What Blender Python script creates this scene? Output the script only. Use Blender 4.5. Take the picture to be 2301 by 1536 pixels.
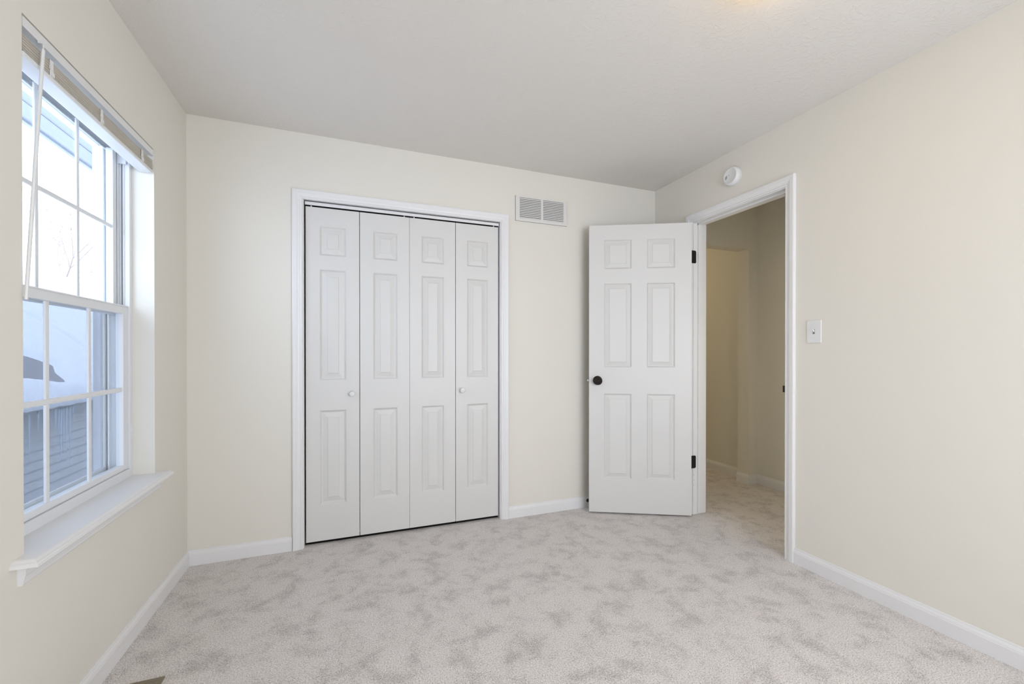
import bpy, bmesh, math, random
from mathutils import Vector, Matrix

for _o in list(bpy.data.objects):
    bpy.data.objects.remove(_o)
SC = bpy.context.scene
COL = SC.collection
rnd = random.Random(7)

# ------------------------------------------------------------------ room dimensions (metres)
W, H = 3.078, 2.418           # room width (x) and ceiling height; back wall on y = 0, room towards -y
YR = -3.95                    # rear wall, behind the camera
WT = 0.115                    # inner wall thickness
HX = 4.15                     # far wall of the hallway

# ------------------------------------------------------------------ camera
cam_data = bpy.data.cameras.new('camera')
cam = bpy.data.objects.new('camera', cam_data)
COL.objects.link(cam)
cam.location = (0.8123, -2.7513, 1.1424)
cam.rotation_euler = (math.pi / 2 - 0.0038, 0.0, -0.3653)
cam_data.sensor_width = 36.0
cam_data.lens = 956.5 / 2301 * 36.0
cam_data.shift_y = 27.5 / 2301
cam_data.clip_start = 0.02
cam_data.clip_end = 300
SC.camera = cam

# ------------------------------------------------------------------ world, lights, exposure
SC.view_settings.view_transform = 'Standard'
SC.view_settings.look = 'None'
SC.view_settings.gamma = 1.0
SC.view_settings.use_curve_mapping = False
SC.view_settings.exposure = 0.0

world = bpy.data.worlds.new('overcast_sky')
SC.world = world
world.use_nodes = True
_wn = world.node_tree
_bg = _wn.nodes['Background']
_bg.inputs['Color'].default_value = (0.66, 0.77, 1.0, 1)
_bg.inputs['Strength'].default_value = 6.3


def area_light(name, loc, rot, sx, sy, power, color, portal=False):
    d = bpy.data.lights.new(name, 'AREA')
    d.shape = 'RECTANGLE'
    d.size, d.size_y = sx, sy
    d.energy = power
    d.color = color
    if portal:
        d.cycles.is_portal = True
    o = bpy.data.objects.new(name, d)
    o.location = loc
    o.rotation_euler = rot
    COL.objects.link(o)
    return o


# sky portal in the opening of the visible window
area_light('window_portal', (-0.17, -0.815, 1.32), (0, -math.pi / 2, 0), 1.40, 0.78, 1, (1, 1, 1), portal=True)
# added fill light at an invented rear window, unseen behind the camera
area_light('rear_fill_light', (2.15, YR + 0.42, 1.25), (math.pi / 2, 0, math.radians(32)), 1.5, 1.35, 20.5, (1.0, 0.985, 0.94))
# added fill light at a made-up second left window, beside the camera
area_light('side_fill_light', (-0.05, -3.05, 1.30), (0, -math.pi / 2, 0), 1.40, 1.10, 6, (1.0, 0.98, 0.93))


def point_light(name, loc, power, color, radius):
    d = bpy.data.lights.new(name, 'POINT')
    d.energy = power
    d.color = color
    d.shadow_soft_size = radius
    o = bpy.data.objects.new(name, d)
    o.location = loc
    COL.objects.link(o)
    return o


point_light('hallway_lamp_light', (3.62, 1.75, 2.15), 11.0, (1.0, 0.84, 0.55), 0.08)
point_light('hallway_fill_light', (W + WT + 0.12, -1.38, 1.05), 5.4, (1.0, 0.88, 0.66), 0.06)  # added fill that brightens the hallway wall near the doorway


# ------------------------------------------------------------------ materials


def new_mat(name):
    m = bpy.data.materials.new(name)
    m.use_nodes = True
    nt = m.node_tree
    return m, nt, nt.nodes['Principled BSDF']


def simple(name, color, rough=0.5, metal=0.0, bump=None, spec=0.5, tint=None):
    """bump = (noise scale, strength, distance); tint = (scale, amount) slight tone variation"""
    m, nt, b = new_mat(name)
    b.inputs['Base Color'].default_value = (*color, 1)
    b.inputs['Roughness'].default_value = rough
    b.inputs['Metallic'].default_value = metal
    b.inputs['Specular IOR Level'].default_value = spec
    tc = nt.nodes.new('ShaderNodeTexCoord')
    n = nt.nodes.new('ShaderNodeTexNoise')
    n.inputs['Scale'].default_value = (tint or (3, 0))[0]
    n.inputs['Detail'].default_value = 3
    nt.links.new(tc.outputs['Object'], n.inputs['Vector'])
    r = nt.nodes.new('ShaderNodeMapRange')
    a = (tint or (3, 0.015))[1]
    r.inputs['To Min'].default_value = 1 - a
    r.inputs['To Max'].default_value = 1 + a
    nt.links.new(n.outputs['Fac'], r.inputs['Value'])
    v = nt.nodes.new('ShaderNodeVectorMath')
    v.operation = 'SCALE'
    v.inputs[0].default_value = color
    nt.links.new(r.outputs['Result'], v.inputs['Scale'])
    nt.links.new(v.outputs['Vector'], b.inputs['Base Color'])
    if bump:
        n2 = nt.nodes.new('ShaderNodeTexNoise')
        n2.inputs['Scale'].default_value = bump[0]
        n2.inputs['Detail'].default_value = 4
        nt.links.new(tc.outputs['Object'], n2.inputs['Vector'])
        bp = nt.nodes.new('ShaderNodeBump')
        bp.inputs['Strength'].default_value = bump[1]
        bp.inputs['Distance'].default_value = bump[2]
        nt.links.new(n2.outputs['Fac'], bp.inputs['Height'])
        nt.links.new(bp.outputs['Normal'], b.inputs['Normal'])
    return m


M_WALL = simple('cream_wall_paint', (0.80, 0.766, 0.682), 0.75, bump=(140, 0.06, 0.002), spec=0.25, tint=(1.2, 0.012))
M_TRIM = simple('white_semi_gloss_paint', (0.82, 0.81, 0.795), 0.38, bump=(60, 0.03, 0.001), tint=(4, 0.01))
M_DOOR = simple('white_door_paint', (0.718, 0.703, 0.668), 0.42, bump=(220, 0.05, 0.0006), tint=(3, 0.01))
M_VINYL = simple('white_vinyl', (0.80, 0.81, 0.82), 0.35, tint=(5, 0.01))
M_PLASTIC = simple('white_plastic', (0.80, 0.80, 0.78), 0.35, tint=(5, 0.01))
M_KNOB = simple('white_painted_knob', (0.82, 0.82, 0.80), 0.25, tint=(5, 0.01))
M_DARK = simple('dark_slot_and_shade', (0.015, 0.014, 0.013), 0.8)
M_GREYSLOT = simple('grey_slot', (0.20, 0.20, 0.19), 0.7)
M_BRONZE = simple('oil_rubbed_bronze', (0.022, 0.018, 0.016), 0.33, metal=0.85, tint=(40, 0.15))
M_BLACK = simple('black_metal', (0.010, 0.009, 0.009), 0.5, metal=0.3)
M_RUBBER = simple('black_rubber', (0.008, 0.008, 0.008), 0.6)
M_STEEL = simple('brushed_steel', (0.45, 0.44, 0.42), 0.35, metal=1.0)
M_BLIND = simple('blind_slat', (0.62, 0.57, 0.49), 0.45, tint=(8, 0.02))
M_BLINDW = simple('blind_white', (0.80, 0.80, 0.78), 0.4, tint=(8, 0.01))
M_VENT = simple('vent_enamel', (0.76, 0.74, 0.70), 0.45, metal=0.0, tint=(6, 0.02))
M_LOUVER = simple('vent_louver', (0.74, 0.72, 0.69), 0.5, tint=(90, 0.06))
M_REG = simple('taupe_metal', (0.22, 0.185, 0.125), 0.45, metal=0.2, tint=(20, 0.04))
M_SIDING = simple('grey_vinyl_siding', (0.58, 0.59, 0.60), 0.6, tint=(2, 0.05))
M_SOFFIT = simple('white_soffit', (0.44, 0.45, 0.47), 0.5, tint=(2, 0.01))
M_SHINGLE = simple('asphalt_shingle', (0.27, 0.27, 0.29), 0.9, bump=(40, 0.5, 0.01), tint=(30, 0.2))
M_SNOW = simple('snow', (0.76, 0.78, 0.82), 0.8, bump=(9, 0.25, 0.03), spec=0.2, tint=(2, 0.02))
M_BARK = simple('pale_bark', (0.30, 0.24, 0.20), 0.9, tint=(12, 0.2))
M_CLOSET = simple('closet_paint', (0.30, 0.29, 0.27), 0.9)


def ceiling_material():
    m, nt, b = new_mat('stomp_textured_ceiling')
    N, L = nt.nodes.new, nt.links.new
    b.inputs['Base Color'].default_value = (0.775, 0.742, 0.69, 1)
    b.inputs['Roughness'].default_value = 0.8
    b.inputs['Specular IOR Level'].default_value = 0.25
    tc = N('ShaderNodeTexCoord')
    heights = []
    for k, (sc, off) in enumerate(((4.2, 0.0), (5.1, 3.3))):
        mp = N('ShaderNodeMapping')
        mp.inputs['Location'].default_value = (off, off * 1.7, 0)
        L(tc.outputs['Object'], mp.inputs['Vector'])
        wv = N('ShaderNodeTexNoise')
        wv.inputs['Scale'].default_value = 9
        L(mp.outputs['Vector'], wv.inputs['Vector'])
        mixv = N('ShaderNodeMix')
        mixv.data_type = 'VECTOR'
        mixv.inputs['Factor'].default_value = 0.05
        L(mp.outputs['Vector'], mixv.inputs['A'])
        L(wv.outputs['Color'], mixv.inputs['B'])
        vo = N('ShaderNodeTexVoronoi')
        vo.inputs['Scale'].default_value = sc
        L(mixv.outputs['Result'], vo.inputs['Vector'])
        sub = N('ShaderNodeVectorMath')
        sub.operation = 'SUBTRACT'
        L(mixv.outputs['Result'], sub.inputs[0])
        L(vo.outputs['Position'], sub.inputs[1])
        sep = N('ShaderNodeSeparateXYZ')
        L(sub.outputs['Vector'], sep.inputs['Vector'])
        at = N('ShaderNodeMath')
        at.operation = 'ARCTAN2'
        L(sep.outputs['Y'], at.inputs[0])
        L(sep.outputs['X'], at.inputs[1])
        comb = N('ShaderNodeCombineXYZ')
        m1 = N('ShaderNodeMath')
        m1.operation = 'MULTIPLY'
        m1.inputs[1].default_value = 4.0
        L(at.outputs[0], m1.inputs[0])
        m2 = N('ShaderNodeMath')
        m2.operation = 'MULTIPLY'
        m2.inputs[1].default_value = 7.0
        L(vo.outputs['Distance'], m2.inputs[0])
        L(m1.outputs[0], comb.inputs['X'])
        L(m2.outputs[0], comb.inputs['Y'])
        sepc = N('ShaderNodeSeparateColor')
        L(vo.outputs['Color'], sepc.inputs['Color'])
        mm = N('ShaderNodeMath')
        mm.operation = 'MULTIPLY'
        mm.inputs[1].default_value = 31.0
        L(sepc.outputs[0], mm.inputs[0])
        L(mm.outputs[0], comb.inputs['Z'])
        st = N('ShaderNodeTexNoise')
        st.inputs['Scale'].default_value = 1.6
        st.inputs['Detail'].default_value = 1.5
        L(comb.outputs['Vector'], st.inputs['Vector'])
        rp = N('ShaderNodeMapRange')
        rp.inputs['From Min'].default_value = 0.56
        rp.inputs['From Max'].default_value = 0.66
        rp.interpolation_type = 'SMOOTHSTEP'
        L(st.outputs['Fac'], rp.inputs['Value'])
        heights.append(rp)
    add = N('ShaderNodeMath')
    add.operation = 'ADD'
    L(heights[0].outputs[0], add.inputs[0])
    L(heights[1].outputs[0], add.inputs[1])
    bp = N('ShaderNodeBump')
    bp.inputs['Strength'].default_value = 0.22
    bp.inputs['Distance'].default_value = 0.0022
    L(add.outputs[0], bp.inputs['Height'])
    L(bp.outputs['Normal'], b.inputs['Normal'])
    return m


def carpet_material():
    m, nt, b = new_mat('speckled_beige_carpet')
    N, L = nt.nodes.new, nt.links.new
    b.inputs['Roughness'].default_value = 1.0
    b.inputs['Specular IOR Level'].default_value = 0.05
    b.inputs['Sheen Weight'].default_value = 0.15
    tc = N('ShaderNodeTexCoord')

    def noise(scale, detail, rough=0.5, dist=0.0):
        n = N('ShaderNodeTexNoise')
        n.inputs['Scale'].default_value = scale
        n.inputs['Detail'].default_value = detail
        n.inputs['Roughness'].default_value = rough
        n.inputs['Distortion'].default_value = dist
        L(tc.outputs['Object'], n.inputs['Vector'])
        return n
    fine = noise(170, 3, 0.72)
    fine2 = noise(330, 2, 0.6)
    blot = noise(8.5, 7, 0.70, 0.25)
    ramp = N('ShaderNodeValToRGB')
    e = ramp.color_ramp.elements
    e[0].position, e[0].color = 0.36, (0.27, 0.24, 0.215, 1)
    e[1].position, e[1].color = 0.60, (0.90, 0.865, 0.83, 1)
    e2 = ramp.color_ramp.elements.new(0.455)
    e2.color = (0.63, 0.578, 0.542, 1)
    e3 = ramp.color_ramp.elements.new(0.52)
    e3.color = (0.775, 0.722, 0.685, 1)
    mixn = N('ShaderNodeMath')
    mixn.operation = 'MULTIPLY_ADD'
    mixn.inputs[1].default_value = 0.5
    L(fine.outputs['Fac'], mixn.inputs[0])
    hf = N('ShaderNodeMath')
    hf.operation = 'MULTIPLY'
    hf.inputs[1].default_value = 0.5
    L(fine2.outputs['Fac'], hf.inputs[0])
    L(hf.outputs[0], mixn.inputs[2])
    bl = N('ShaderNodeMapRange')          # brushed clumps: more dark flecks where the pile lies the other way
    bl.inputs['From Min'].default_value = 0.33
    bl.inputs['From Max'].default_value = 0.56
    bl.inputs['To Min'].default_value = -0.036
    bl.inputs['To Max'].default_value = 0.010
    L(blot.outputs['Fac'], bl.inputs['Value'])
    ad = N('ShaderNodeMath')
    ad.operation = 'ADD'
    L(mixn.outputs[0], ad.inputs[0])
    L(bl.outputs[0], ad.inputs[1])
    L(ad.outputs[0], ramp.inputs['Fac'])
    br = N('ShaderNodeMapRange')
    br.inputs['From Min'].default_value = 0.36
    br.inputs['From Max'].default_value = 0.50
    br.inputs['To Min'].default_value = 0.90
    br.inputs['To Max'].default_value = 1.03
    L(blot.outputs['Fac'], br.inputs['Value'])
    sc = N('ShaderNodeVectorMath')
    sc.operation = 'SCALE'
    L(ramp.outputs['Color'], sc.inputs[0])
    L(br.outputs[0], sc.inputs['Scale'])
    L(sc.outputs['Vector'], b.inputs['Base Color'])
    bp = N('ShaderNodeBump')
    bp.inputs['Strength'].default_value = 0.8
    bp.inputs['Distance'].default_value = 0.006
    L(mixn.outputs[0], bp.inputs['Height'])
    L(bp.outputs['Normal'], b.inputs['Normal'])
    return m


def glass_material():
    m = bpy.data.materials.new('window_glass')
    m.use_nodes = True
    nt = m.node_tree
    nt.nodes.clear()
    N, L = nt.nodes.new, nt.links.new
    out = N('ShaderNodeOutputMaterial')
    tr = N('ShaderNodeBsdfTransparent')
    tr.inputs['Color'].default_value = (0.955, 0.975, 0.985, 1)
    gl = N('ShaderNodeBsdfGlossy')
    gl.inputs['Roughness'].default_value = 0.01
    fr = N('ShaderNodeFresnel')
    fr.inputs['IOR'].default_value = 1.35
    mx = N('ShaderNodeMixShader')
    # reflect on the outward side of each face only (no false total reflection inside the thin pane)
    ge = N('ShaderNodeNewGeometry')
    inv = N('ShaderNodeMath')
    inv.operation = 'SUBTRACT'
    inv.inputs[0].default_value = 1.0
    L(ge.outputs['Backfacing'], inv.inputs[1])
    mu = N('ShaderNodeMath')
    mu.operation = 'MULTIPLY'
    L(fr.outputs[0], mu.inputs[0])
    L(inv.outputs[0], mu.inputs[1])
    L(mu.outputs[0], mx.inputs[0])
    L(tr.outputs[0], mx.inputs[1])
    L(gl.outputs[0], mx.inputs[2])
    L(mx.outputs[0], out.inputs['Surface'])
    return m


def screen_material():
    """fibreglass insect mesh, too fine to resolve: a partly open grey weave"""
    m = bpy.data.materials.new('insect_mesh')
    m.use_nodes = True
    nt = m.node_tree
    nt.nodes.clear()
    N, L = nt.nodes.new, nt.links.new
    out = N('ShaderNodeOutputMaterial')
    tr = N('ShaderNodeBsdfTransparent')
    df = N('ShaderNodeBsdfDiffuse')
    df.inputs['Color'].default_value = (0.10, 0.11, 0.12, 1)
    mx = N('ShaderNodeMixShader')
    mx.inputs[0].default_value = 0.52
    L(tr.outputs[0], mx.inputs[1])
    L(df.outputs[0], mx.inputs[2])
    L(mx.outputs[0], out.inputs['Surface'])
    return m


def ice_material():
    m, nt, b = new_mat('ice')
    b.inputs['Base Color'].default_value = (0.80, 0.88, 0.97, 1)
    b.inputs['Roughness'].default_value = 0.12
    b.inputs['Transmission Weight'].default_value = 0.35
    b.inputs['IOR'].default_value = 1.31
    return m


def lamp_material():
    m, nt, b = new_mat('lit_frosted_glass')
    b.inputs['Base Color'].default_value = (0.9, 0.85, 0.75, 1)
    b.inputs['Emission Color'].default_value = (1.0, 0.68, 0.33, 1)
    b.inputs['Emission Strength'].default_value = 9.5
    return m


M_CEIL = ceiling_material()
M_CARPET = carpet_material()
M_GLASS = glass_material()
M_SCREEN = screen_material()
M_ICE = ice_material()
M_LAMP = lamp_material()

# ------------------------------------------------------------------ mesh helpers


def link(name, bm, mat, parent=None, smooth=False, bevel=0.0, kind=None, label=None, cat=None, group=None, loc=None):
    bmesh.ops.recalc_face_normals(bm, faces=bm.faces)
    me = bpy.data.meshes.new(name)
    bm.to_mesh(me)
    bm.free()
    if smooth:
        me.polygons.foreach_set('use_smooth', [True] * len(me.polygons))
    for mm in (mat if isinstance(mat, (list, tuple)) else [mat]):
        me.materials.append(mm)
    o = bpy.data.objects.new(name, me)
    COL.objects.link(o)
    if parent is not None:
        o.parent = parent
    if loc is not None:
        o.location = loc
    if bevel:
        md = o.modifiers.new('bevel', 'BEVEL')
        md.width = bevel
        md.segments = 2
        md.limit_method = 'ANGLE'
        md.angle_limit = math.radians(40)
    tag(o, label, cat, group, kind)
    return o


def tag(o, label=None, cat=None, group=None, kind=None):
    if label:
        o['label'] = label
    if cat:
        o['category'] = cat
    if group:
        o['group'] = group
    if kind:
        o['kind'] = kind
    return o


def empty(name, loc=(0, 0, 0), label=None, cat=None, group=None, kind=None):
    o = bpy.data.objects.new(name, None)
    o.location = loc
    o.empty_display_size = 0.05
    COL.objects.link(o)
    return tag(o, label, cat, group, kind)


def box(bm, x0, x1, y0, y1, z0, z1, mi=0):
    if x0 > x1: x0, x1 = x1, x0
    if y0 > y1: y0, y1 = y1, y0
    if z0 > z1: z0, z1 = z1, z0
    v = [bm.verts.new(p) for p in ((x0, y0, z0), (x1, y0, z0), (x1, y1, z0), (x0, y1, z0),
                                   (x0, y0, z1), (x1, y0, z1), (x1, y1, z1), (x0, y1, z1))]
    for f in ((0, 3, 2, 1), (4, 5, 6, 7), (0, 1, 5, 4), (1, 2, 6, 5), (2, 3, 7, 6), (3, 0, 4, 7)):
        bm.faces.new([v[i] for i in f]).material_index = mi


def boxes(*bs):
    bm = bmesh.new()
    for b in bs:
        box(bm, *b)
    return bm


def sweep(bm, sections, closed=False, cap=True):
    """join successive rings (lists of points) of equal length into a tube"""
    rings = [[bm.verts.new(p) for p in s] for s in sections]
    n = len(rings[0])
    m = len(rings)
    for i in range(m if closed else m - 1):
        a, b = rings[i], rings[(i + 1) % m]
        for j in range(n):
            k = (j + 1) % n
            bm.faces.new((a[j], a[k], b[k], b[j]))
    if cap and not closed:
        bm.faces.new(rings[0][::-1])
        bm.faces.new(rings[-1])


def lathe(bm, profile, origin, axis, seg=40):
    """profile [(r, h)] revolved around axis through origin"""
    ax = Vector(axis).normalized()
    up = Vector((0, 0, 1)) if abs(ax.z) < 0.9 else Vector((1, 0, 0))
    u = ax.cross(up).normalized()
    v = ax.cross(u).normalized()
    o = Vector(origin)
    rings = []
    for r, h in profile:
        if r < 1e-6:
            rings.append([bm.verts.new(o + ax * h)])
        else:
            rings.append([bm.verts.new(o + ax * h + (u * math.cos(t) + v * math.sin(t)) * r)
                          for t in (2 * math.pi * k / seg for k in range(seg))])
    for a, b in zip(rings, rings[1:]):
        for j in range(seg):
            k = (j + 1) % seg
            if len(a) == 1 and len(b) == 1:
                continue
            if len(a) == 1:
                bm.faces.new((a[0], b[k], b[j]))
            elif len(b) == 1:
                bm.faces.new((a[j], a[k], b[0]))
            else:
                bm.faces.new((a[j], a[k], b[k], b[j]))
    if len(rings[0]) > 1:
        bm.faces.new(rings[0])
    if len(rings[-1]) > 1:
        bm.faces.new(rings[-1][::-1])


CASING = [(0, 0), (0, .008), (.003, .0105), (.008, .011), (.013, .0095), (.0155, .0115), (.024, .0135), (.030, .0165),
          (.048, .0175), (.053, .0160), (.0545, .012), (.0545, 0)]


def casing_u(bm, a0, a1, zt, put, width=0.0545):
    """door casing: two legs and a mitred head round an opening a0..a1, top zt; put(a, z, v) -> world point"""
    k = width / 0.0545
    st = []
    for a, z, da, dz in ((a0, 0.0, -1, 0), (a0, zt, -1, 1), (a1, zt, 1, 1), (a1, 0.0, 1, 0)):
        st.append([put(a + da * u * k, z + dz * u * k, v) for u, v in CASING])
    sweep(bm, st)


BASE = [(0, 0), (.0130, 0), (.0130, .057), (.0115, .0605), (.0115, .0635), (.0090, .0700), (.0062, .0740), (.0055, .0800), (.0040, .0815), (0, .0815)]


def baseboard(bm, pts, normals):
    """pts: path on the wall line; normals: unit (or mitre) direction into the room at each point"""
    st = []
    for (x, y), (nx, ny) in zip(pts, normals):
        st.append([(x + nx * d, y + ny * d, z) for d, z in BASE])
    sweep(bm, st)


PANEL = [(0, 0), (.0030, .0030), (.0070, .0090), (.0105, .0112), (.0140, .0112), (.0365, .0042), (.0382, .0016), (.0385, .0012)]


def panel_leaf(bm, w, z0, z1, t, panels, k=1.0):
    """moulded door slab: local x 0..w, y 0 (front) .. t (back), z z0..z1; panels [(xa, xb, za, zb)]"""
    xs = sorted({0, w} | {p for q in panels for p in q[:2]})
    zs = sorted({z0, z1} | {p for q in panels for p in q[2:]})
    pset = {(round(q[0], 5), round(q[2], 5)): q for q in panels}
    rows = {}
    for side in (0, 1):
        def Y(d):
            return d if side == 0 else t - d
        cache = {}

        def V(x, z, d=0.0):
            key = (round(x, 5), round(z, 5), round(d, 5))
            if key not in cache:
                cache[key] = bm.verts.new((x, Y(d), z))
            return cache[key]
        for i in range(len(xs) - 1):
            for j in range(len(zs) - 1):
                xa, xb, za, zb = xs[i], xs[i + 1], zs[j], zs[j + 1]
                q = pset.get((round(xa, 5), round(za, 5)))
                if q and abs(q[1] - xb) < 1e-5 and abs(q[3] - zb) < 1e-5:
                    rings = []
                    for ins, d in PANEL:
                        ins *= k
                        rings.append([V(xa + ins, za + ins, d), V(xb - ins, za + ins, d), V(xb - ins, zb - ins, d), V(xa + ins, zb - ins, d)])
                    for a, b in zip(rings[:-2], rings[1:-1]):
                        for m in range(4):
                            n = (m + 1) % 4
                            bm.faces.new((a[m], a[n], b[n], b[m]))
                    bm.faces.new(rings[-2])
                else:
                    bm.faces.new((V(xa, za), V(xb, za), V(xb, zb), V(xa, zb)))
        rows[side] = dict(cache)
    A, B = rows[0], rows[1]
    g = lambda D, x, z: D[(round(x, 5), round(z, 5), 0.0)]
    for i in range(len(xs) - 1):
        for z in (z0, z1):
            bm.faces.new((g(A, xs[i], z), g(A, xs[i + 1], z), g(B, xs[i + 1], z), g(B, xs[i], z)))
    for j in range(len(zs) - 1):
        for x in (0, w):
            bm.faces.new((g(A, x, zs[j]), g(A, x, zs[j + 1]), g(B, x, zs[j + 1]), g(B, x, zs[j])))


# ------------------------------------------------------------------ room shell
S = dict(kind='structure')

# floor: one wall-to-wall carpet through the doorway into the hallway
bm = boxes((-0.02, 4.9, YR - 0.1, 4.6, -0.12, 0.0))
link('floor', bm, M_CARPET, label='speckled beige wall-to-wall carpet', cat='carpet', **S)
bm = boxes((-0.16, 4.9, YR - 0.12, 4.6, H, H + 0.12))
link('ceiling', bm, M_CEIL, label='off-white ceiling with stomped brush texture', cat='ceiling', **S)

# window opening in the left (outer) wall
WY0, WY1, WZ0, WZ1 = -1.225, -0.404, 0.585, 2.047
XO = -0.19
bm = boxes((XO, 0, YR - 0.12, -3.62, 0, H), (XO, 0, -3.62, -2.48, 0, WZ0), (XO, 0, -3.62, -2.48, 2.02, H), (XO, 0, -2.48, WY0, 0, H), (XO, 0, WY1, 0.9, 0, H), (XO, 0, WY0, WY1, 0, WZ0), (XO, 0, WY0, WY1, WZ1, H))  # second opening, out of view, is added for the side fill light
link('wall_left', bm, M_WALL, label='cream painted wall with the window', cat='wall', **S)

# closet opening in the back wall
CX0, CX1, CZ1 = 0.5655, 1.7775, 2.037
bm = boxes((0, CX0 - 0.02, 0, WT, 0, H), (CX1 + 0.02, W, 0, WT, 0, H), (CX0 - 0.02, CX1 + 0.02, 0, WT, CZ1 + 0.02, H))
link('wall_back', bm, M_WALL, label='cream painted wall with the closet', cat='wall', **S)
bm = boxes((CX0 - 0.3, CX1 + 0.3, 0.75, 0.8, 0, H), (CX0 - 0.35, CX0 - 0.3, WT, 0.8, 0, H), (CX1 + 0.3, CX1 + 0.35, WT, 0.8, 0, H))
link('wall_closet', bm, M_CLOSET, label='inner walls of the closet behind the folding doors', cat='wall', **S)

# doorway in the right wall
DY0, DY1, DZ1 = -1.0815, -0.405, 2.055      # jamb faces and head
bm = boxes((W, W + WT, YR - 0.12, DY0 - 0.019, 0, H), (W, W + WT, DY1 + 0.019, 3.8, 0, H), (W, W + WT, DY0 - 0.019, DY1 + 0.019, DZ1 + 0.019, H))
link('wall_right', bm, M_WALL, label='cream painted wall with the open doorway', cat='wall', **S)

# rear wall; its unseen window opening is invented for the fill light
RX0, RX1, RZ0, RZ1 = 1.2, 2.9, 0.58, 1.93
bm = boxes((0, RX0, YR - 0.12, YR, 0, H), (RX1, W, YR - 0.12, YR, 0, H), (RX0, RX1, YR - 0.12, YR, 0, RZ0), (RX0, RX1, YR - 0.12, YR, RZ1, H))
link('wall_rear', bm, M_WALL, label='cream painted wall behind the viewer', cat='wall', **S)

# hallway beyond the doorway
HS0, HS1, HSX, HZ = -0.035, 0.078, 4.05, 2.04
bm = boxes((HX, HX + 0.1, -2.6, 4.0, 0, H))
link('wall_hallway', bm, M_WALL, label='cream hallway wall seen through the doorway', cat='wall', **S)
bm = boxes((HSX, HX, HS0, HS1, 0, HZ), (W + WT, W + WT + 0.1, HS0, HS1, 0, HZ), (W + WT, HX, HS0, HS1, HZ, H))
link('wall_hallway_arch', bm, M_WALL, label='cream pilaster and dropped header crossing the hallway', cat='wall', **S)
bm = boxes((W + WT, HX, 3.9, 4.0, 0, H))
link('wall_hallway_end', bm, M_WALL, label='cream end wall of the hallway', cat='wall', **S)
bm = boxes((W + WT, HX, -2.6, -2.5, 0, H))
link('wall_hallway_near', bm, M_WALL, label='cream near end wall of the hallway', cat='wall', **S)

# ------------------------------------------------------------------ baseboards
bm = bmesh.new()
baseboard(bm, [(0, YR), (0, 0)], [(1, 0), (1, -1)])
link('baseboard_left', bm, M_TRIM, label='white baseboard under the window', cat='baseboard', **S)
bm = bmesh.new()
baseboard(bm, [(0, 0), (0.503, 0)], [(1, -1), (0, -1)])
link('baseboard_back_left', bm, M_TRIM, label='short white baseboard between corner and closet casing', cat='baseboard', **S)
bm = bmesh.new()
baseboard(bm, [(1.837, 0), (W, 0)], [(0, -1), (-1, -1)])
link('baseboard_back_right', bm, M_TRIM, label='white baseboard between closet casing and open door', cat='baseboard', **S)
bm = bmesh.new()
baseboard(bm, [(W, 0), (W, -0.3445)], [(-1, -1), (-1, 0)])
baseboard(bm, [(W, -1.1405), (W, YR)], [(-1, 0), (-1, 0)])
link('baseboard_right', bm, M_TRIM, label='white baseboard along the plain right wall', cat='baseboard', **S)
bm = bmesh.new()
baseboard(bm, [(HX, -2.5), (HX, HS0), (HSX, HS0), (HSX, HS1)], [(-1, 0), (-1, -1), (-1, -1), (-1, 0)])
baseboard(bm, [(HX, HS1), (HX, 3.9)], [(-1, 0), (-1, 0)])
link('baseboard_hallway', bm, M_TRIM, label='white baseboard wrapping the hallway pilaster', cat='baseboard', **S)

# ------------------------------------------------------------------ closet casing, jamb, track and doors
bm = bmesh.new()
casing_u(bm, 0.5595, 1.7825, 2.0345, lambda a, z, v: (a, -v, z))
trim1 = link('trim_1', bm, M_TRIM, label='white moulded casing around the closet opening', cat='door casing', **S)
link('jamb', boxes((CX0 - 0.02, CX0, -0.001, WT, 0, CZ1), (CX1, CX1 + 0.02, -0.001, WT, 0, CZ1), (CX0 - 0.02, CX1 + 0.02, -0.001, WT, CZ1, CZ1 + 0.02)),
     M_TRIM, trim1)
bm = boxes((CX0 + .005, CX1 - .004, .0170, .0185, 2.0115, 2.0325), (CX0 + .005, CX1 - .004, .0170, .046, 2.0305, 2.0325))
link('door_track', bm, M_TRIM, trim1)
link('floor_shade_strip', boxes((CX0 + .001, CX1 - .001, .043, .118, .0003, .003)), M_DARK, trim1)  # dark strip puts the shade under the closet doors into colour
link('track_shade_filler', boxes((CX0 + .004, CX1 - .003, .0186, .050, 2.0122, 2.0304), (CX0 + .001, CX1 - .001, .050, .054, 1.93, 2.036)), M_DARK, trim1)  # near-black filler paints in the shade between track and leaf tops

LEAF_Z0, LEAF_Z1 = 0.021, 2.003
LEAF_PANELS = ((.235, .797), (.977, 1.637), (1.721, 1.894))


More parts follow.
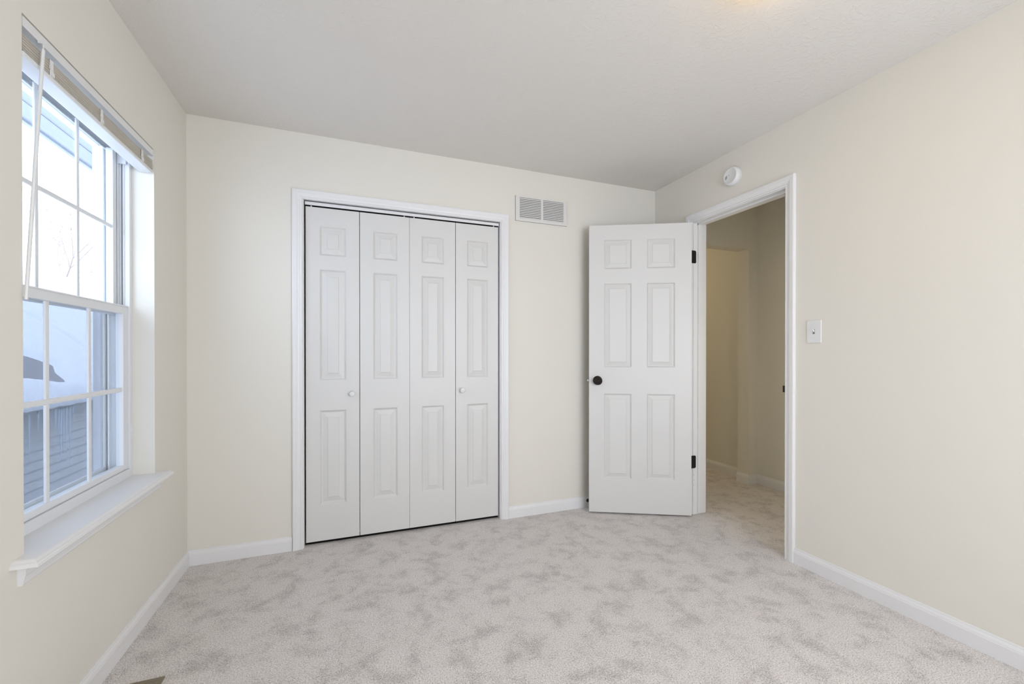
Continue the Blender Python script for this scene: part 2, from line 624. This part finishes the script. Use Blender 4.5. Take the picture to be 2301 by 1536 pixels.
def bifold(name, x_left, flip, label):
    """a pair of hinged leaves that move together; knob on the outer leaf"""
    root = empty(name, (x_left, 0.02, 0), label, 'closet door', kind='structure')
    lw = 0.2975
    for i in range(2):
        xa = i * 0.3005
        bm = bmesh.new()
        outer = (i == 0) != flip
        px = 0.076 if i == 0 else 0.078
        panel_leaf(bm, lw, LEAF_Z0, LEAF_Z1, 0.028, [(px, px + 0.146, a, b) for a, b in LEAF_PANELS], k=1.12)
        leaf = link('door_leaf', bm, M_DOOR, root, loc=(xa, 0, 0), bevel=0.0012)
        if outer:
            kx = 0.256 if not flip else 0.041
            bm = bmesh.new()
            lathe(bm, [(.0075, 0), (.0075, .008), (.0090, .012), (.0150, .017), (.0172, .023), (.0165, .030), (.0120, .0350), (.0055, .0370), (0, .0375)],
                  (kx, 0, .893), (0, -1, 0), 28)
            link('knob', bm, M_KNOB, leaf, smooth=True)
        # pivot pin at the top of the leaf
        bm = bmesh.new()
        px2 = (0.03 if (i == 0) else lw - 0.03) if outer else (lw - 0.03 if i == 1 else 0.03)
        lathe(bm, [(.004, LEAF_Z1), (.004, 2.0145)], (px2, .012, 0), (0, 0, 1), 12)
        link('pivot_pin', bm, M_PLASTIC, leaf)
    # hinge barrels at the back of the fold line
    bm = bmesh.new()
    for hz in (.3, 1.0, 1.75):
        lathe(bm, [(.004, hz), (.004, hz + .06)], (0.299, .031, 0), (0, 0, 1), 10)
    link('fold_hinge', bm, M_STEEL, root)
    return root


bifold('door_2', 0.5735, False, 'left pair of white six-panel folding closet doors')
bifold('door_3', 1.1725, True, 'right pair of white six-panel folding closet doors')

# ------------------------------------------------------------------ bedroom doorway: casing, jamb, stop
bm = bmesh.new()
st = []
for a, z, da, dz in ((-0.399, 0.0, 1, 0), (-0.399, 2.0605, 1, 1), (-1.0865, 2.0605, -1, 1), (-1.0865, 0.0, -1, 0)):
    st.append([(W - v, a + da * u, z + dz * u) for u, v in CASING])
sweep(bm, st)
trim2 = link('trim_2', bm, M_TRIM, label='white moulded casing around the bedroom doorway', cat='door casing', **S)
link('jamb', boxes((W - .0005, W + WT, DY1, DY1 + .018, 0, DZ1), (W - .0005, W + WT, DY0 - .018, DY0, 0, DZ1), (W - .0005, W + WT, DY0 - .018, DY1 + .018, DZ1, DZ1 + .018)),
     M_TRIM, trim2, bevel=0.001)
link('door_stop_strip', boxes((W + .036, W + .070, DY1 - .0110, DY1, 0.012, DZ1), (W + .036, W + .070, DY0, DY0 + .0110, 0.012, DZ1), (W + .036, W + .070, DY0, DY1, DZ1 - .011, DZ1)),
     M_TRIM, trim2, bevel=0.0015)
bm = bmesh.new()
st = []
for a, z, da, dz in ((-0.399, 0.0, 1, 0), (-0.399, 2.0605, 1, 1), (-1.0865, 2.0605, -1, 1), (-1.0865, 0.0, -1, 0)):
    st.append([(W + WT + v, a + da * u, z + dz * u) for u, v in CASING])
sweep(bm, st)
link('hallway_casing', bm, M_TRIM, trim2)
# strike plate on the latch-side jamb, lip curling past its edge
bm = boxes((W + .004, W + .034, DY0, DY0 + .0022, .912, .968), (W - .006, W + .006, DY0 - .002, DY0 + .0085, .922, .958),)
box(bm, W + .010, W + .028, DY0 + .0022, DY0 + .003, .928, .952)
link('strike_plate', bm, M_BLACK, trim2, label='black strike plate')
# screw holes left in the hinge-side jamb
bm = bmesh.new()
for z in (.207, .243, .279):
    lathe(bm, [(0.0022, 0), (0.0022, 0.0006), (0, .0006)], (W - .0035 + (.012 if z == .243 else .009), DY1, z), (0, -1, 0), 10)
link('screw_hole', bm, M_GREYSLOT, trim2)

# ------------------------------------------------------------------ the open six-panel bedroom door
e_ang = math.atan2(-0.459, 0.889)
door = empty('door_1', (2.4053, -0.1211, 0), 'white six-panel bedroom door standing open', 'door', kind='structure')
door.rotation_euler = (0, 0, e_ang)
bm = bmesh.new()
pz = ((.252, .852), (1.039, 1.630), (1.733, 1.938))
panel_leaf(bm, 0.700, .012, 2.042, .035, [(a, a + .190, c, d) for a in (.1045, .3995) for c, d in pz])
slab = link('door_slab', bm, M_DOOR, door, bevel=0.001)
for sgn, y0 in ((-1, 0.0), (1, 0.035)):
    bm = bmesh.new()
    lathe(bm, [(.0325, 0), (.0325, .003), (.0315, .006), (.0260, .0085), (.0125, .010), (.0110, .014), (.0110, .026),
               (.0150, .029), (.0235, .034), (.0285, .041), (.0292, .047), (.0272, .0525), (.0240, .0550), (.0225, .0540),
               (.0180, .0560), (.0165, .0585), (.0150, .0570), (.0110, .0565), (.0085, .0590), (.0060, .0600), (.0040, .0585), (.0032, .0605), (0, .0610)],
          (.0590, y0, .945), (0, sgn, 0), 48)
    link('door_knob', bm, M_BRONZE, slab, smooth=True, label='dark bronze door knob')
bm = boxes((-.0006, 0.001, .0055, .0295, .915, .973))
box(bm, -.011, 0, .012, .023, .938, .952)
link('latch', bm, M_STEEL, slab, bevel=0.0008, label='metal latch')
for hz in (.372, 1.816):
    bm = bmesh.new()
    # jamb leaf with rounded outer corners, in world coordinates
    zc, hh, r = hz, .0445, .011
    x0, x1 = W - .022, W + .0225
    pts = [(x0, zc - hh), (x1 - r, zc - hh)]
    pts += [(x1 - r + r * math.sin(t), zc - hh + r - r * math.cos(t)) for t in (math.pi / 2 * k / 6 for k in range(1, 7))]
    pts += [(x1 - r + r * math.cos(t), zc + hh - r + r * math.sin(t)) for t in (math.pi / 2 * k / 6 for k in range(0, 7))]
    pts += [(x0, zc + hh)]
    sweep(bm, [[(x, DY1 - .0002, z) for x, z in pts], [(x, DY1 - .0026, z) for x, z in pts]])
    lathe(bm, [(.0055, zc - hh), (.0055, zc + hh)], (W - .028, DY1 + .0015, 0), (0, 0, 1), 14)
    inv = Matrix.Translation(door.location) @ Matrix.Rotation(e_ang, 4, 'Z')
    bmesh.ops.transform(bm, matrix=inv.inverted(), verts=bm.verts)
    box(bm, .6995, .7015, .004, .0345, zc - hh, zc + hh)
    link('hinge', bm, M_BLACK, door, label='black door hinge')

# ------------------------------------------------------------------ baseboard door bumper behind the door
bump_x, bump_z = 2.4595, .050
bm = bmesh.new()
lathe(bm, [(.0125, 0), (.0125, .004), (.0065, .007), (.0050, .010), (.0050, .050), (.0075, .052)], (bump_x, -.013, bump_z), (0, -1, 0), 20)
stop = link('door_bumper', bm, M_BLACK, smooth=False, label='small black door bumper on the baseboard behind the door edge', cat='door stop')
bm = bmesh.new()
lathe(bm, [(.0075, .050), (.0100, .052), (.0100, .064), (.0085, .068), (0, .069)], (bump_x, -.013, bump_z), (0, -1, 0), 20)
link('rubber_tip', bm, M_RUBBER, stop, smooth=False)

# ------------------------------------------------------------------ return air grille above the closet's right end
vx0, vx1, vz0, vz1 = 1.8885, 2.2885, 2.0575, 2.2310
grille = empty('air_return_grille', (vx0, 0, vz0), 'white louvered air return grille high on the wall beside the closet', 'vent')
bm = bmesh.new()
op = ((1.919, 2.0815), (2.0985, 2.2605))
oz0, oz1 = 2.0785, 2.2265 - .004
for b in ((vx0, op[0][0]), (op[0][1], op[1][0]), (op[1][1], vx1)):
    box(bm, b[0], b[1], -.007, -.0015, vz0, vz1)
for a, b in op:
    box(bm, a, b, -.007, -.0015, vz0, oz0)
    box(bm, a, b, -.007, -.0015, oz1, vz1)
for b in ((vx0, vx1, vz0, vz0 + .004), (vx0, vx1, vz1 - .004, vz1), (vx0, vx0 + .004, vz0, vz1), (vx1 - .004, vx1, vz0, vz1)):
    box(bm, b[0], b[1], -.0068, 0, b[2], b[3])
bmesh.ops.translate(bm, vec=(-vx0, 0, -vz0), verts=bm.verts)
gf = link('grille_frame', bm, M_VENT, grille)
bm = boxes((.026, .377, -.0012, -.0002, .018, .170))
link('grille_backing', bm, M_GREYSLOT, grille)
for a, b in op:
    for i in range(12):
        bm = bmesh.new()
        zc = oz0 + (i + .5) * (oz1 - oz0) / 12 - vz0
        prof = [(-.0066, zc - .0050), (-.0060, zc - .0055), (-.0022, zc + .0036), (-.0028, zc + .0040)]
        sweep(bm, [[(a - vx0, y, z) for y, z in prof], [(b - vx0, y, z) for y, z in prof]])
        link('louver', bm, M_LOUVER, grille)
for sx in (.012, .388):
    bm = bmesh.new()
    lathe(bm, [(.0035, 0), (.0030, .0012), (0, .0016)], (sx, -.007, .086), (0, -1, 0), 14)
    link('screw', bm, M_VENT, grille)

# ------------------------------------------------------------------ smoke alarm above the doorway
alarm = empty('smoke_alarm', (W, -.742, 2.250), 'round white smoke alarm on the wall above the doorway', 'smoke alarm')
bm = bmesh.new()
lathe(bm, [(.0570, 0), (.0570, .004), (.0550, .005), (.0550, .0065)], (0, 0, 0), (-1, 0, 0), 56)
link('mounting_base', bm, M_PLASTIC, alarm, smooth=False)
bm = bmesh.new()
lathe(bm, [(.0535, .0065), (.0575, .0075), (.0580, .014), (.0565, .024), (.0535, .031), (.0500, .0345), (.0460, .0360), (.0455, .0357), (0, .0372)], (0, 0, 0), (-1, 0, 0), 56)
link('cover', bm, M_PLASTIC, alarm, smooth=True)
bm = bmesh.new()


def arc_slot(bm, cy, cz, r, a0, a1, w, x):
    pts = []
    n = 10
    for k in range(n + 1):
        t = a0 + (a1 - a0) * k / n
        pts.append([(x, cy + (r - w / 2) * math.cos(t), cz + (r - w / 2) * math.sin(t)), (x, cy + (r + w / 2) * math.cos(t), cz + (r + w / 2) * math.sin(t)),
                    (x - .0012, cy + (r + w / 2) * math.cos(t), cz + (r + w / 2) * math.sin(t)), (x - .0012, cy + (r - w / 2) * math.cos(t), cz + (r - w / 2) * math.sin(t))])
    sweep(bm, pts)


for r in (.0045, .0095, .0145):
    arc_slot(bm, .017, -.007, r, math.radians(-38), math.radians(75), .0022, -.0362)
link('sounder_slot', bm, M_GREYSLOT, alarm, label='curved dark sound slots')
bm = boxes((-.0380, -.0368, .003, .010, .0035, .0055))
link('indicator', bm, M_GREYSLOT, alarm)

# ------------------------------------------------------------------ light switch
sw = empty('light_switch', (W, -1.2415, 1.2515), 'white toggle light switch plate right of the doorway', 'light switch')
bm = boxes((-.0055, 0, -.0365, .0365, -.0590, .0590))
pl = link('cover_plate', bm, M_PLASTIC, sw, bevel=0.0022)
bm = boxes((-.0062, -.0050, -.0052, .0052, -.0120, .0120))
link('toggle_slot', bm, M_GREYSLOT, sw)
bm = bmesh.new()
sweep(bm, [[(-.0055, -.0042, -.004), (-.0055, .0042, -.004), (-.0055, .0042, .007), (-.0055, -.0042, .007)],
           [(-.0175, -.0034, .0085), (-.0175, .0034, .0085), (-.0165, .0034, .0140), (-.0165, -.0034, .0140)]])
link('toggle', bm, M_PLASTIC, sw, bevel=0.0008)
for z in (-.0302, .0302):
    bm = bmesh.new()
    lathe(bm, [(.0030, 0), (.0028, .0010), (0, .0013)], (-.0055, 0, z), (-1, 0, 0), 14)
    link('screw', bm, M_PLASTIC, sw)

# ------------------------------------------------------------------ floor register under the window
reg = empty('floor_register', (.065, -1.222, 0), 'taupe metal floor register sunk in the carpet below the window', 'floor vent')
rw, rl = .140, .3045
bm = bmesh.new()
fr = .018
for b in ((0, rw, 0, fr), (0, rw, rl - fr, rl), (0, fr, fr, rl - fr), (rw - fr, rw, fr, rl - fr), (rw / 2 - .005, rw / 2 + .005, fr, rl - fr)):
    box(bm, b[0], b[1], b[2], b[3], -.003, .0045)
link('register_frame', bm, M_REG, reg, bevel=0.001)
bm = boxes((.012, rw - .012, .012, rl - .012, .0002, .0008))
link('register_throat', bm, M_DARK, reg)
for i in range(14):
    y = fr + (i + .62) * (rl - 2 * fr) / 14
    bm = boxes((fr, rw - fr, y - .0058, y + .0058, .0008, .0040))
    link('register_vane', bm, M_REG, reg)

# ------------------------------------------------------------------ ceiling lamp, just above the frame
lx, ly = 2.108, -1.795
lamp = empty('ceiling_lamp', (lx, ly, H), 'round frosted dome lamp glowing warm on the ceiling', 'ceiling lamp')
bm = bmesh.new()
lathe(bm, [(.120, 0), (.128, .004), (.128, .022), (.118, .026)], (0, 0, 0), (0, 0, -1), 48)
link('lamp_base', bm, M_PLASTIC, lamp, smooth=False)
bm = bmesh.new()
lathe(bm, [(.126, .020), (.134, .026), (.130, .040), (.112, .058), (.080, .072), (.040, .079), (0, .081)], (0, 0, 0), (0, 0, -1), 48)
link('lamp_dome', bm, M_LAMP, lamp, smooth=True)

# hallway lamp, hidden beyond the header
hl = empty('ceiling_lamp', (3.62, 1.75, H), 'small dome lamp on the hallway ceiling', 'ceiling lamp')
bm = bmesh.new()
lathe(bm, [(.10, 0), (.105, .02), (.09, .05), (.05, .07), (0, .075)], (0, 0, 0), (0, 0, -1), 32)
link('lamp_dome', bm, M_PLASTIC, hl, smooth=True)

# made-up lamp body, out of view, added around the hallway fill light
wl = empty('added_wall_lamp', (W + WT, -1.38, 1.05), 'unseen frosted wall lamp added to brighten the hallway', 'wall lamp')
bm = bmesh.new()
lathe(bm, [(.045, 0), (.045, .010), (.012, .016), (.012, .05)], (0, 0, -.03), (1, 0, 0), 24)
link('lamp_bracket', bm, M_BRONZE, wl)
bm = bmesh.new()
lathe(bm, [(.050, -.03), (.058, .0), (.070, .085), (.067, .085), (.055, .0), (.047, -.027)], (.12, 0, -.04), (0, 0, 1), 32)
link('lamp_shade', bm, M_GLASS, wl, smooth=True)

# ------------------------------------------------------------------ window: frame, sashes, glass, screen
FX = -0.080                       # room-side face of the vinyl frame
win = empty('window_1', (FX, -.8145, .604), 'white double-hung window with six-pane sashes', 'window', kind='structure')


def wlink(name, bm, mat, parent=None, **kw):
    """window part given in world coordinates, parented to the window or one of its sashes"""
    p = parent or win
    off = Vector(win.location)
    q = p
    bmesh.ops.translate(bm, vec=-off, verts=bm.verts)
    return link(name, bm, mat, q, **kw)


def rect_frame(bm, x0, x1, ya, yb, za, zb, wy, wzb, wzt):
    box(bm, x0, x1, ya, ya + wy, za, zb)
    box(bm, x0, x1, yb - wy, yb, za, zb)
    box(bm, x0, x1, ya + wy, yb - wy, za, za + wzb)
    box(bm, x0, x1, ya + wy, yb - wy, zb - wzt, zb)


bm = bmesh.new()
rect_frame(bm, -.172, FX, WY0, WY1, .604 - .018, WZ1, .021, .052, .026)
# stepped jamb liners, tracks
for s, yy in ((1, WY1 - .021), (-1, WY0 + .021)):
    box(bm, -.118, -.1145, yy - s * .012, yy, .64, 2.02)
    box(bm, -.152, -.146, yy - s * .014, yy, .64, 2.02)
    box(bm, -.172, -.160, yy - s * .024, yy, .62, 2.03)
    box(bm, -.100, -.0965, yy - s * .004, yy, 1.35, 2.02)
    box(bm, -.1095, -.107, yy - s * .005, yy, 1.35, 2.02)
box(bm, -.150, -.146, WY0 + .021, WY1 - .021, 2.0, 2.02)
wlink('window_frame', bm, M_VINYL, bevel=0.0015)
for s, yy in ((1, WY1 - .021), (-1, WY0 + .021)):
    bm = boxes((-.1065, -.1040, yy - s * .0022, yy - s * .0002, 1.35, 2.0))
    wlink('track_slot', bm, M_GREYSLOT)
    bm = boxes((-.1160, -.0880, yy - s * .0105, yy, 1.956, 2.02))
    wlink('track_cover', bm, M_VINYL, bevel=0.0012)
# brick moulding and outer channel seen through the glass
bm = bmesh.new()
rect_frame(bm, -.200, -.172, WY0 + .004, WY1 - .004, .60, 2.035, .026, .03, .022)
rect_frame(bm, -.212, XO, WY0 - .05, WY1 + .05, .54, 2.10, .055, .05, .05)
wlink('outer_frame', bm, M_VINYL)

SY0, SY1 = -1.2035, -.4255
# lower sash
LX0, LX1 = -.1135, -.0875
lower = empty('lower_sash', (0, 0, 0))
lower.parent = win
bm = bmesh.new()
rect_frame(bm, LX0, LX1, SY0, SY1, .639, 1.344, .0385, .023, .036)
box(bm, LX0, LX1 + .004, SY0, SY1, 1.338, 1.344)
wlink('sash_frame', bm, M_VINYL, lower, bevel=0.002)
bm = boxes((-.1045, -.1005, SY0 + .036, SY1 - .036, .66, 1.31))
wlink('pane', bm, M_GLASS, lower)
ycols = (-.7015, -.9415)
bm = bmesh.new()
for y in ycols:
    box(bm, -.1000, -.0925, y - .0095, y + .0095, .66, 1.31)
box(bm, -.1002, -.0922, SY0 + .036, SY1 - .036, .975, .994)
wlink('muntin_grid', bm, M_VINYL, lower, bevel=0.0025)
# upper sash
UX0, UX1 = -.1440, -.1195
upper = empty('upper_sash', (0, 0, 0))
upper.parent = win
bm = bmesh.new()
rect_frame(bm, UX0, UX1, SY0, SY1, 1.305, 2.033, .040, .034, .026)
wlink('sash_frame', bm, M_VINYL, upper, bevel=0.002)
bm = boxes((-.1350, -.1310, SY0 + .038, SY1 - .038, 1.335, 2.012))
wlink('pane', bm, M_GLASS, upper)
bm = bmesh.new()
for y in (-.7025, -.9270):
    box(bm, -.1305, -.1240, y - .0085, y + .0085, 1.335, 2.012)
box(bm, -.1308, -.1237, SY0 + .038, SY1 - .038, 1.668, 1.684)
wlink('muntin_grid', bm, M_VINYL, upper, bevel=0.0025)
bm = boxes((-.1445, -.1200, SY0 + .04, SY1 - .04, 2.0065, 2.0095))
wlink('glazing_strip', bm, M_GREYSLOT, upper)
# half screen outside the lower sash
scr = bmesh.new()
rect_frame(scr, -.166, -.158, WY0 + .024, WY1 - .024, .640, 1.335, .016, .016, .016)
screen = wlink('insect_screen', scr, M_VINYL)
bm = boxes((-.1625, -.1615, WY0 + .036, WY1 - .036, .652, 1.322))
wlink('screen_mesh', bm, M_SCREEN, screen)

# window stool with moulded edge, and apron below it
stl = bmesh.new()
prof = [(.0, .5835), (.0, .585), (-.0015, .592), (-.0045, .5955), (-.0075, .5965), (-.0085, .5985), (-.0125, .6025), (-.0165, .6040)]
base_in, y_a, y_b, xf = 0.0, -1.279, -.356, .0565
st = []
for ins, z in [(-.006, .5835)] + prof[1:]:
    st.append([(-.0005, y_a - ins, z), (xf + ins, y_a - ins, z), (xf + ins, y_b + ins, z), (-.0005, y_b + ins, z)])
sweep(stl, st)
box(stl, FX - .001, 0, WY0, WY1, .5855, .6038)
stool = link('trim_3', stl, M_TRIM, label='white window stool with moulded nosing', cat='window sill', **S)
bm = bmesh.new()
AP = [(0, .5840), (.0195, .5840), (.0195, .5755), (.0170, .5700), (.0165, .5560), (.0145, .5520), (.0140, .5450), (.0115, .5425), (.0115, .5330), (.0090, .5290), (0, .5290)]
sweep(bm, [[(x, -1.250, z) for x, z in AP], [(x, -.385, z) for x, z in AP]])
link('trim_4', bm, M_TRIM, label='white moulded apron under the window stool', cat='window apron', **S)

# ------------------------------------------------------------------ raised blind
bl = empty('window_blind', (-.025, -.8145, 2.045), 'white slatted window blind raised to the top of the window', 'window blind')
boff = Vector(bl.location)


def blink(name, bm, mat, parent=None, **kw):
    bmesh.ops.translate(bm, vec=-boff, verts=bm.verts)
    return link(name, bm, mat, parent or bl, **kw)


BY0, BY1 = WY0 + .006, WY1 - .004
blink('headrail', boxes((-.052, -.004, BY0, BY1, 2.0170, 2.043)), M_BLINDW, bevel=0.0015)
blink('valance', boxes((-.004, -.0012, BY0, BY1, 2.0155, 2.0425)), M_BLINDW)
bm = bmesh.new()
ns = 13
for i in range(ns):
    z = 1.9555 + i * (1.9945 - 1.9555) / (ns - 1)
    j = rnd.uniform(-.0010, .0010)
    box(bm, -.0510 + j, -.0030 + j, BY0 + .003, BY1 - .003, z - .0011, z + .0011)
blink('slat_stack', bm, M_BLIND)
blink('bottom_rail', boxes((-.0520, -.0015, BY0 + .003, BY1 - .002, 1.9375, 1.9525)), M_BLINDW, bevel=0.003)
for y in (-1.100, -.828, -.514):
    bm = bmesh.new()
    box(bm, -.0025, -.0008, y - .007, y + .007, 1.9500, 2.0000)
    box(bm, -.0520, -.0008, y - .007, y + .007, 1.9988, 2.0000)
    box(bm, -.0530, -.0515, y - .007, y + .007, 1.9500, 2.0000)
    box(bm, -.0022, .0006, y - .010, y + .004, 1.9700, 1.9800)
    box(bm, -.0022, .0006, y - .006, y + .010, 1.9520, 1.9640)
    box(bm, -.0300, -.0295, y - .0006, y + .0006, 1.9900, 2.0130)
    blink('ladder_tape', bm, M_BLINDW)
bm = bmesh.new()


def rod(bm, a, b, r, seg=6):
    a, b = Vector(a), Vector(b)
    ax = (b - a)
    lathe(bm, [(r * .8, 0), (r, .004), (r, ax.length - .004), (r * .8, ax.length)], a, ax, seg)


rod(bm, (.010, -1.160, 1.995), (.013, -1.238, 1.283), .0042)
rod(bm, (.010, -1.158, 2.012), (.010, -1.160, 1.995), .0018)
box(bm, -.002, .012, -1.160, -1.156, 2.010, 2.016)
blink('tilt_wand', bm, M_BLINDW)

# ------------------------------------------------------------------ outside: eave of this house
bm = bmesh.new()
EX, EZ = -.640, 2.262
box(bm, EX, XO, -6, 12, EZ, EZ + .012)
for k in range(1, 4):
    xx = EX + k * .1
    box(bm, xx - .004, xx + .004, -6, 12, EZ - .004, EZ)
box(bm, EX - .02, EX, -6, 12, EZ - .012, EZ + .17)
box(bm, EX - .02, 5.0, -6, 12, EZ + .17, EZ + .19)
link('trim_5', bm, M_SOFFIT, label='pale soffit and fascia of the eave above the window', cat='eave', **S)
bm = boxes((XO - .012, XO, -6, WY0 - .05, -3.2, EZ), (XO - .012, XO, WY1 + .05, 12, -3.2, EZ), (XO - .012, XO, WY0 - .05, WY1 + .05, -3.2, .54), (XO - .012, XO, WY0 - .05, WY1 + .05, 2.10, EZ))
link('wall_outer', bm, M_SIDING, label='grey siding on the outside of this house', cat='wall', **S)
link('ground', boxes((-60, XO - .02, -30, 60, -3.4, -3.2)), M_SNOW, label='snow covered yard', cat='ground', **S)

# neighbouring house: siding wall, eave and roof
house = empty('neighbouring_house', (-4.3, 14, -3.2), 'neighbouring house with grey siding and snowy roof', 'house')
hoff = Vector(house.location)


def hlink(name, bm, mat, **kw):
    bmesh.ops.translate(bm, vec=-hoff, verts=bm.verts)
    return link(name, bm, mat, house, **kw)


NY0, NY1 = 0.5, 32.0
bm = bmesh.new()
lap = .165
for i in range(21):
    z = -3.2 + i * lap
    xs0, xs1 = -4.30, -4.265
    prof = [(xs0 - .1, z), (xs1, z), (xs0, z + lap), (xs0 - .1, z + lap)]
    sweep(bm, [[(x, NY0, zz) for x, zz in prof], [(x, NY1, zz) for x, zz in prof]])
hlink('siding_wall', bm, M_SIDING)


def roof_z(x):
    return .30 + .667 * (-4.0 - x)


bm = bmesh.new()
RXr = -9.45
sweep(bm, [[(-4.02, y, roof_z(-4.02)), (RXr, y, roof_z(RXr)), (RXr - 5.4, y, roof_z(-4.02)), (RXr - 5.4, y, roof_z(-4.02) - .1), (RXr, y, roof_z(RXr) - .12), (-4.02, y, roof_z(-4.02) - .12)] for y in (NY0 - .3, NY1 + .3)])
hlink('roof', bm, M_SHINGLE)
bm = boxes((-4.04, -4.02, NY0 - .3, NY1 + .3, .17, .32), (-4.3, -4.03, NY0 - .3, NY1 + .3, .16, .175))
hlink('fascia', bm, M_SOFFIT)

# snow lying on that roof, with a bare patch of shingles
from mathutils import noise as mnoise
PATCH = [(-5.40, 8.25), (-5.07, 8.62), (-4.87, 8.76), (-4.66, 8.40), (-4.40, 8.22), (-4.44, 7.77), (-4.52, 7.45), (-4.60, 7.1), (-4.75, 6.5), (-5.4, 6.6), (-5.6, 7.4)]


def in_poly_dist(x, y, poly):
    """signed distance (negative inside) to a polygon"""
    inside = False
    dmin = 9
    n = len(poly)
    for i in range(n):
        x0, y0 = poly[i]
        x1, y1 = poly[(i + 1) % n]
        if (y0 > y) != (y1 > y) and x < (x1 - x0) * (y - y0) / (y1 - y0) + x0:
            inside = not inside
        dx, dy = x1 - x0, y1 - y0
        t = max(0, min(1, ((x - x0) * dx + (y - y0) * dy) / (dx * dx + dy * dy)))
        dmin = min(dmin, math.hypot(x - x0 - t * dx, y - y0 - t * dy))
    return -dmin if inside else dmin


CRACK = [(-6.9, 10.9), (-6.4, 11.2), (-5.8, 11.1), (-5.4, 10.95), (-4.83, 10.8), (-4.3, 10.9)]


def seg_dist(x, y, path):
    d = 9
    for (x0, y0), (x1, y1) in zip(path, path[1:]):
        dx, dy = x1 - x0, y1 - y0
        t = max(0, min(1, ((x - x0) * dx + (y - y0) * dy) / (dx * dx + dy * dy)))
        d = min(d, math.hypot(x - x0 - t * dx, y - y0 - t * dy))
    return d


bm = bmesh.new()
nx_, ny_ = 90, 190
grid = []
for j in range(ny_ + 1):
    y = 4.5 + (24.0 - 4.5) * (j / ny_) ** 1.25
    row = []
    for i in range(nx_ + 1):
        u = i / nx_
        x = -3.93 - 5.55 * u ** 1.15
        th = .13 + .05 * mnoise.noise((x * .8, y * .5, 1.3)) + .02 * mnoise.noise((x * 3, y * 3, 4))
        if x > -4.45:
            s = (x + 4.45) / .52
            th *= max(0.0, 1 - s ** 3)
        d = in_poly_dist(x, y, PATCH)
        if d < .22:
            th *= max(-.15, min(1, (d + .0) / .22))
        c = seg_dist(x, y, CRACK)
        if c < .12:
            th -= .10 * (1 - c / .12)
        row.append(bm.verts.new((x, y, roof_z(x) + th - .004)))
    grid.append(row)
for j in range(ny_):
    for i in range(nx_):
        bm.faces.new((grid[j][i], grid[j][i + 1], grid[j + 1][i + 1], grid[j + 1][i]))
# eave lip of the snow
low = []
for j in range(ny_ + 1):
    v = grid[j][0].co
    low.append(bm.verts.new((v.x - .03, v.y, v.z - .05 - .04 * abs(mnoise.noise((0, v.y * 2.1, 9))))))
for j in range(ny_):
    bm.faces.new((grid[j][0], grid[j + 1][0], low[j + 1], low[j]))
link('roof_snow', bm, M_SNOW, smooth=True, label='thick blanket of snow on the neighbouring roof', cat='snow', kind='stuff')

# icicles hanging from the neighbouring eave
ICE = [(6.49, -.69, .020), (6.70, -.17, .022), (6.86, -.40, .016), (7.14, -.26, .03), (7.24, -.54, .024), (7.302, -1.12, .028),
       (7.372, -.88, .024), (7.455, -.93, .026), (7.552, -.96, .030), (7.655, -.20, .024), (8.61, -.76, .030), (8.67, -.33, .024), (8.77, -.55, .024)]
for k, (y, zb, r) in enumerate(ICE):
    bm = bmesh.new()
    zt = .158
    n = 14
    prof = []
    for i in range(n + 1):
        t = i / n
        prof.append((max(.0, .62 * r * (1 - t) ** .75 * (1 + .25 * math.sin(i * 2.3 + k))) if i < n else 0, (zt - zb) * t))
    lathe(bm, prof, (0, 0, 0), (rnd.uniform(-.01, .01), rnd.uniform(-.02, .02), -1), 10)
    lab = 'thin icicle hanging from the snowy eave seen through the lower window panes'
    link('icicle', bm, M_ICE, smooth=True, loc=(-4.035, y, zt), label=lab, cat='icicle', group='icicles on the neighbouring eave')

# bare tree beyond the roof
tree = bmesh.new()


def branch(bm, p, d, ln, r, depth):
    segs = 4
    pts = [p.copy()]
    dd = d.copy()
    for i in range(segs):
        dd = (dd + Vector((rnd.uniform(-.16, .16), rnd.uniform(-.16, .16), rnd.uniform(-.02, .12)))).normalized()
        pts.append(pts[-1] + dd * ln / segs)
    side = dd.cross(Vector((.3, .5, .2))).normalized()
    up = dd.cross(side).normalized()
    secs = []
    for i, q in enumerate(pts):
        rr = r * (1 - .55 * i / segs)
        secs.append([q + (side * math.cos(t) + up * math.sin(t)) * rr for t in (0, 2.094, 4.189)])
    sweep(bm, secs)
    if depth == 0:
        return
    for k in range(rnd.randint(3, 4) if depth > 1 else 3):
        i = rnd.randint(2, segs)
        az = rnd.uniform(0, 6.28)
        tilt = rnd.uniform(.45, .95)
        nd = (dd * math.cos(tilt) + (side * math.cos(az) + up * math.sin(az)) * math.sin(tilt))
        nd.z = abs(nd.z) * .8 + .12
        branch(bm, pts[i], nd.normalized(), ln * rnd.uniform(.55, .78), r * .58, depth - 1)


branch(tree, Vector((0, 0, 0)), Vector((0, 0, 1)), 4.8, .10, 6)
link('bare_tree', tree, M_BARK, loc=(-15.2, 29.6, .3), label='leafless winter tree left of the middle grille bar, beyond the snowy roof', cat='tree')
tree = bmesh.new()
branch(tree, Vector((0, 0, 0)), Vector((.1, .1, 1)).normalized(), 4.3, .09, 6)
link('bare_tree', tree, M_BARK, loc=(-16.0, 35.6, .1), label='smaller leafless tree nearest the right edge of the window, beyond the snowy roof', cat='tree')
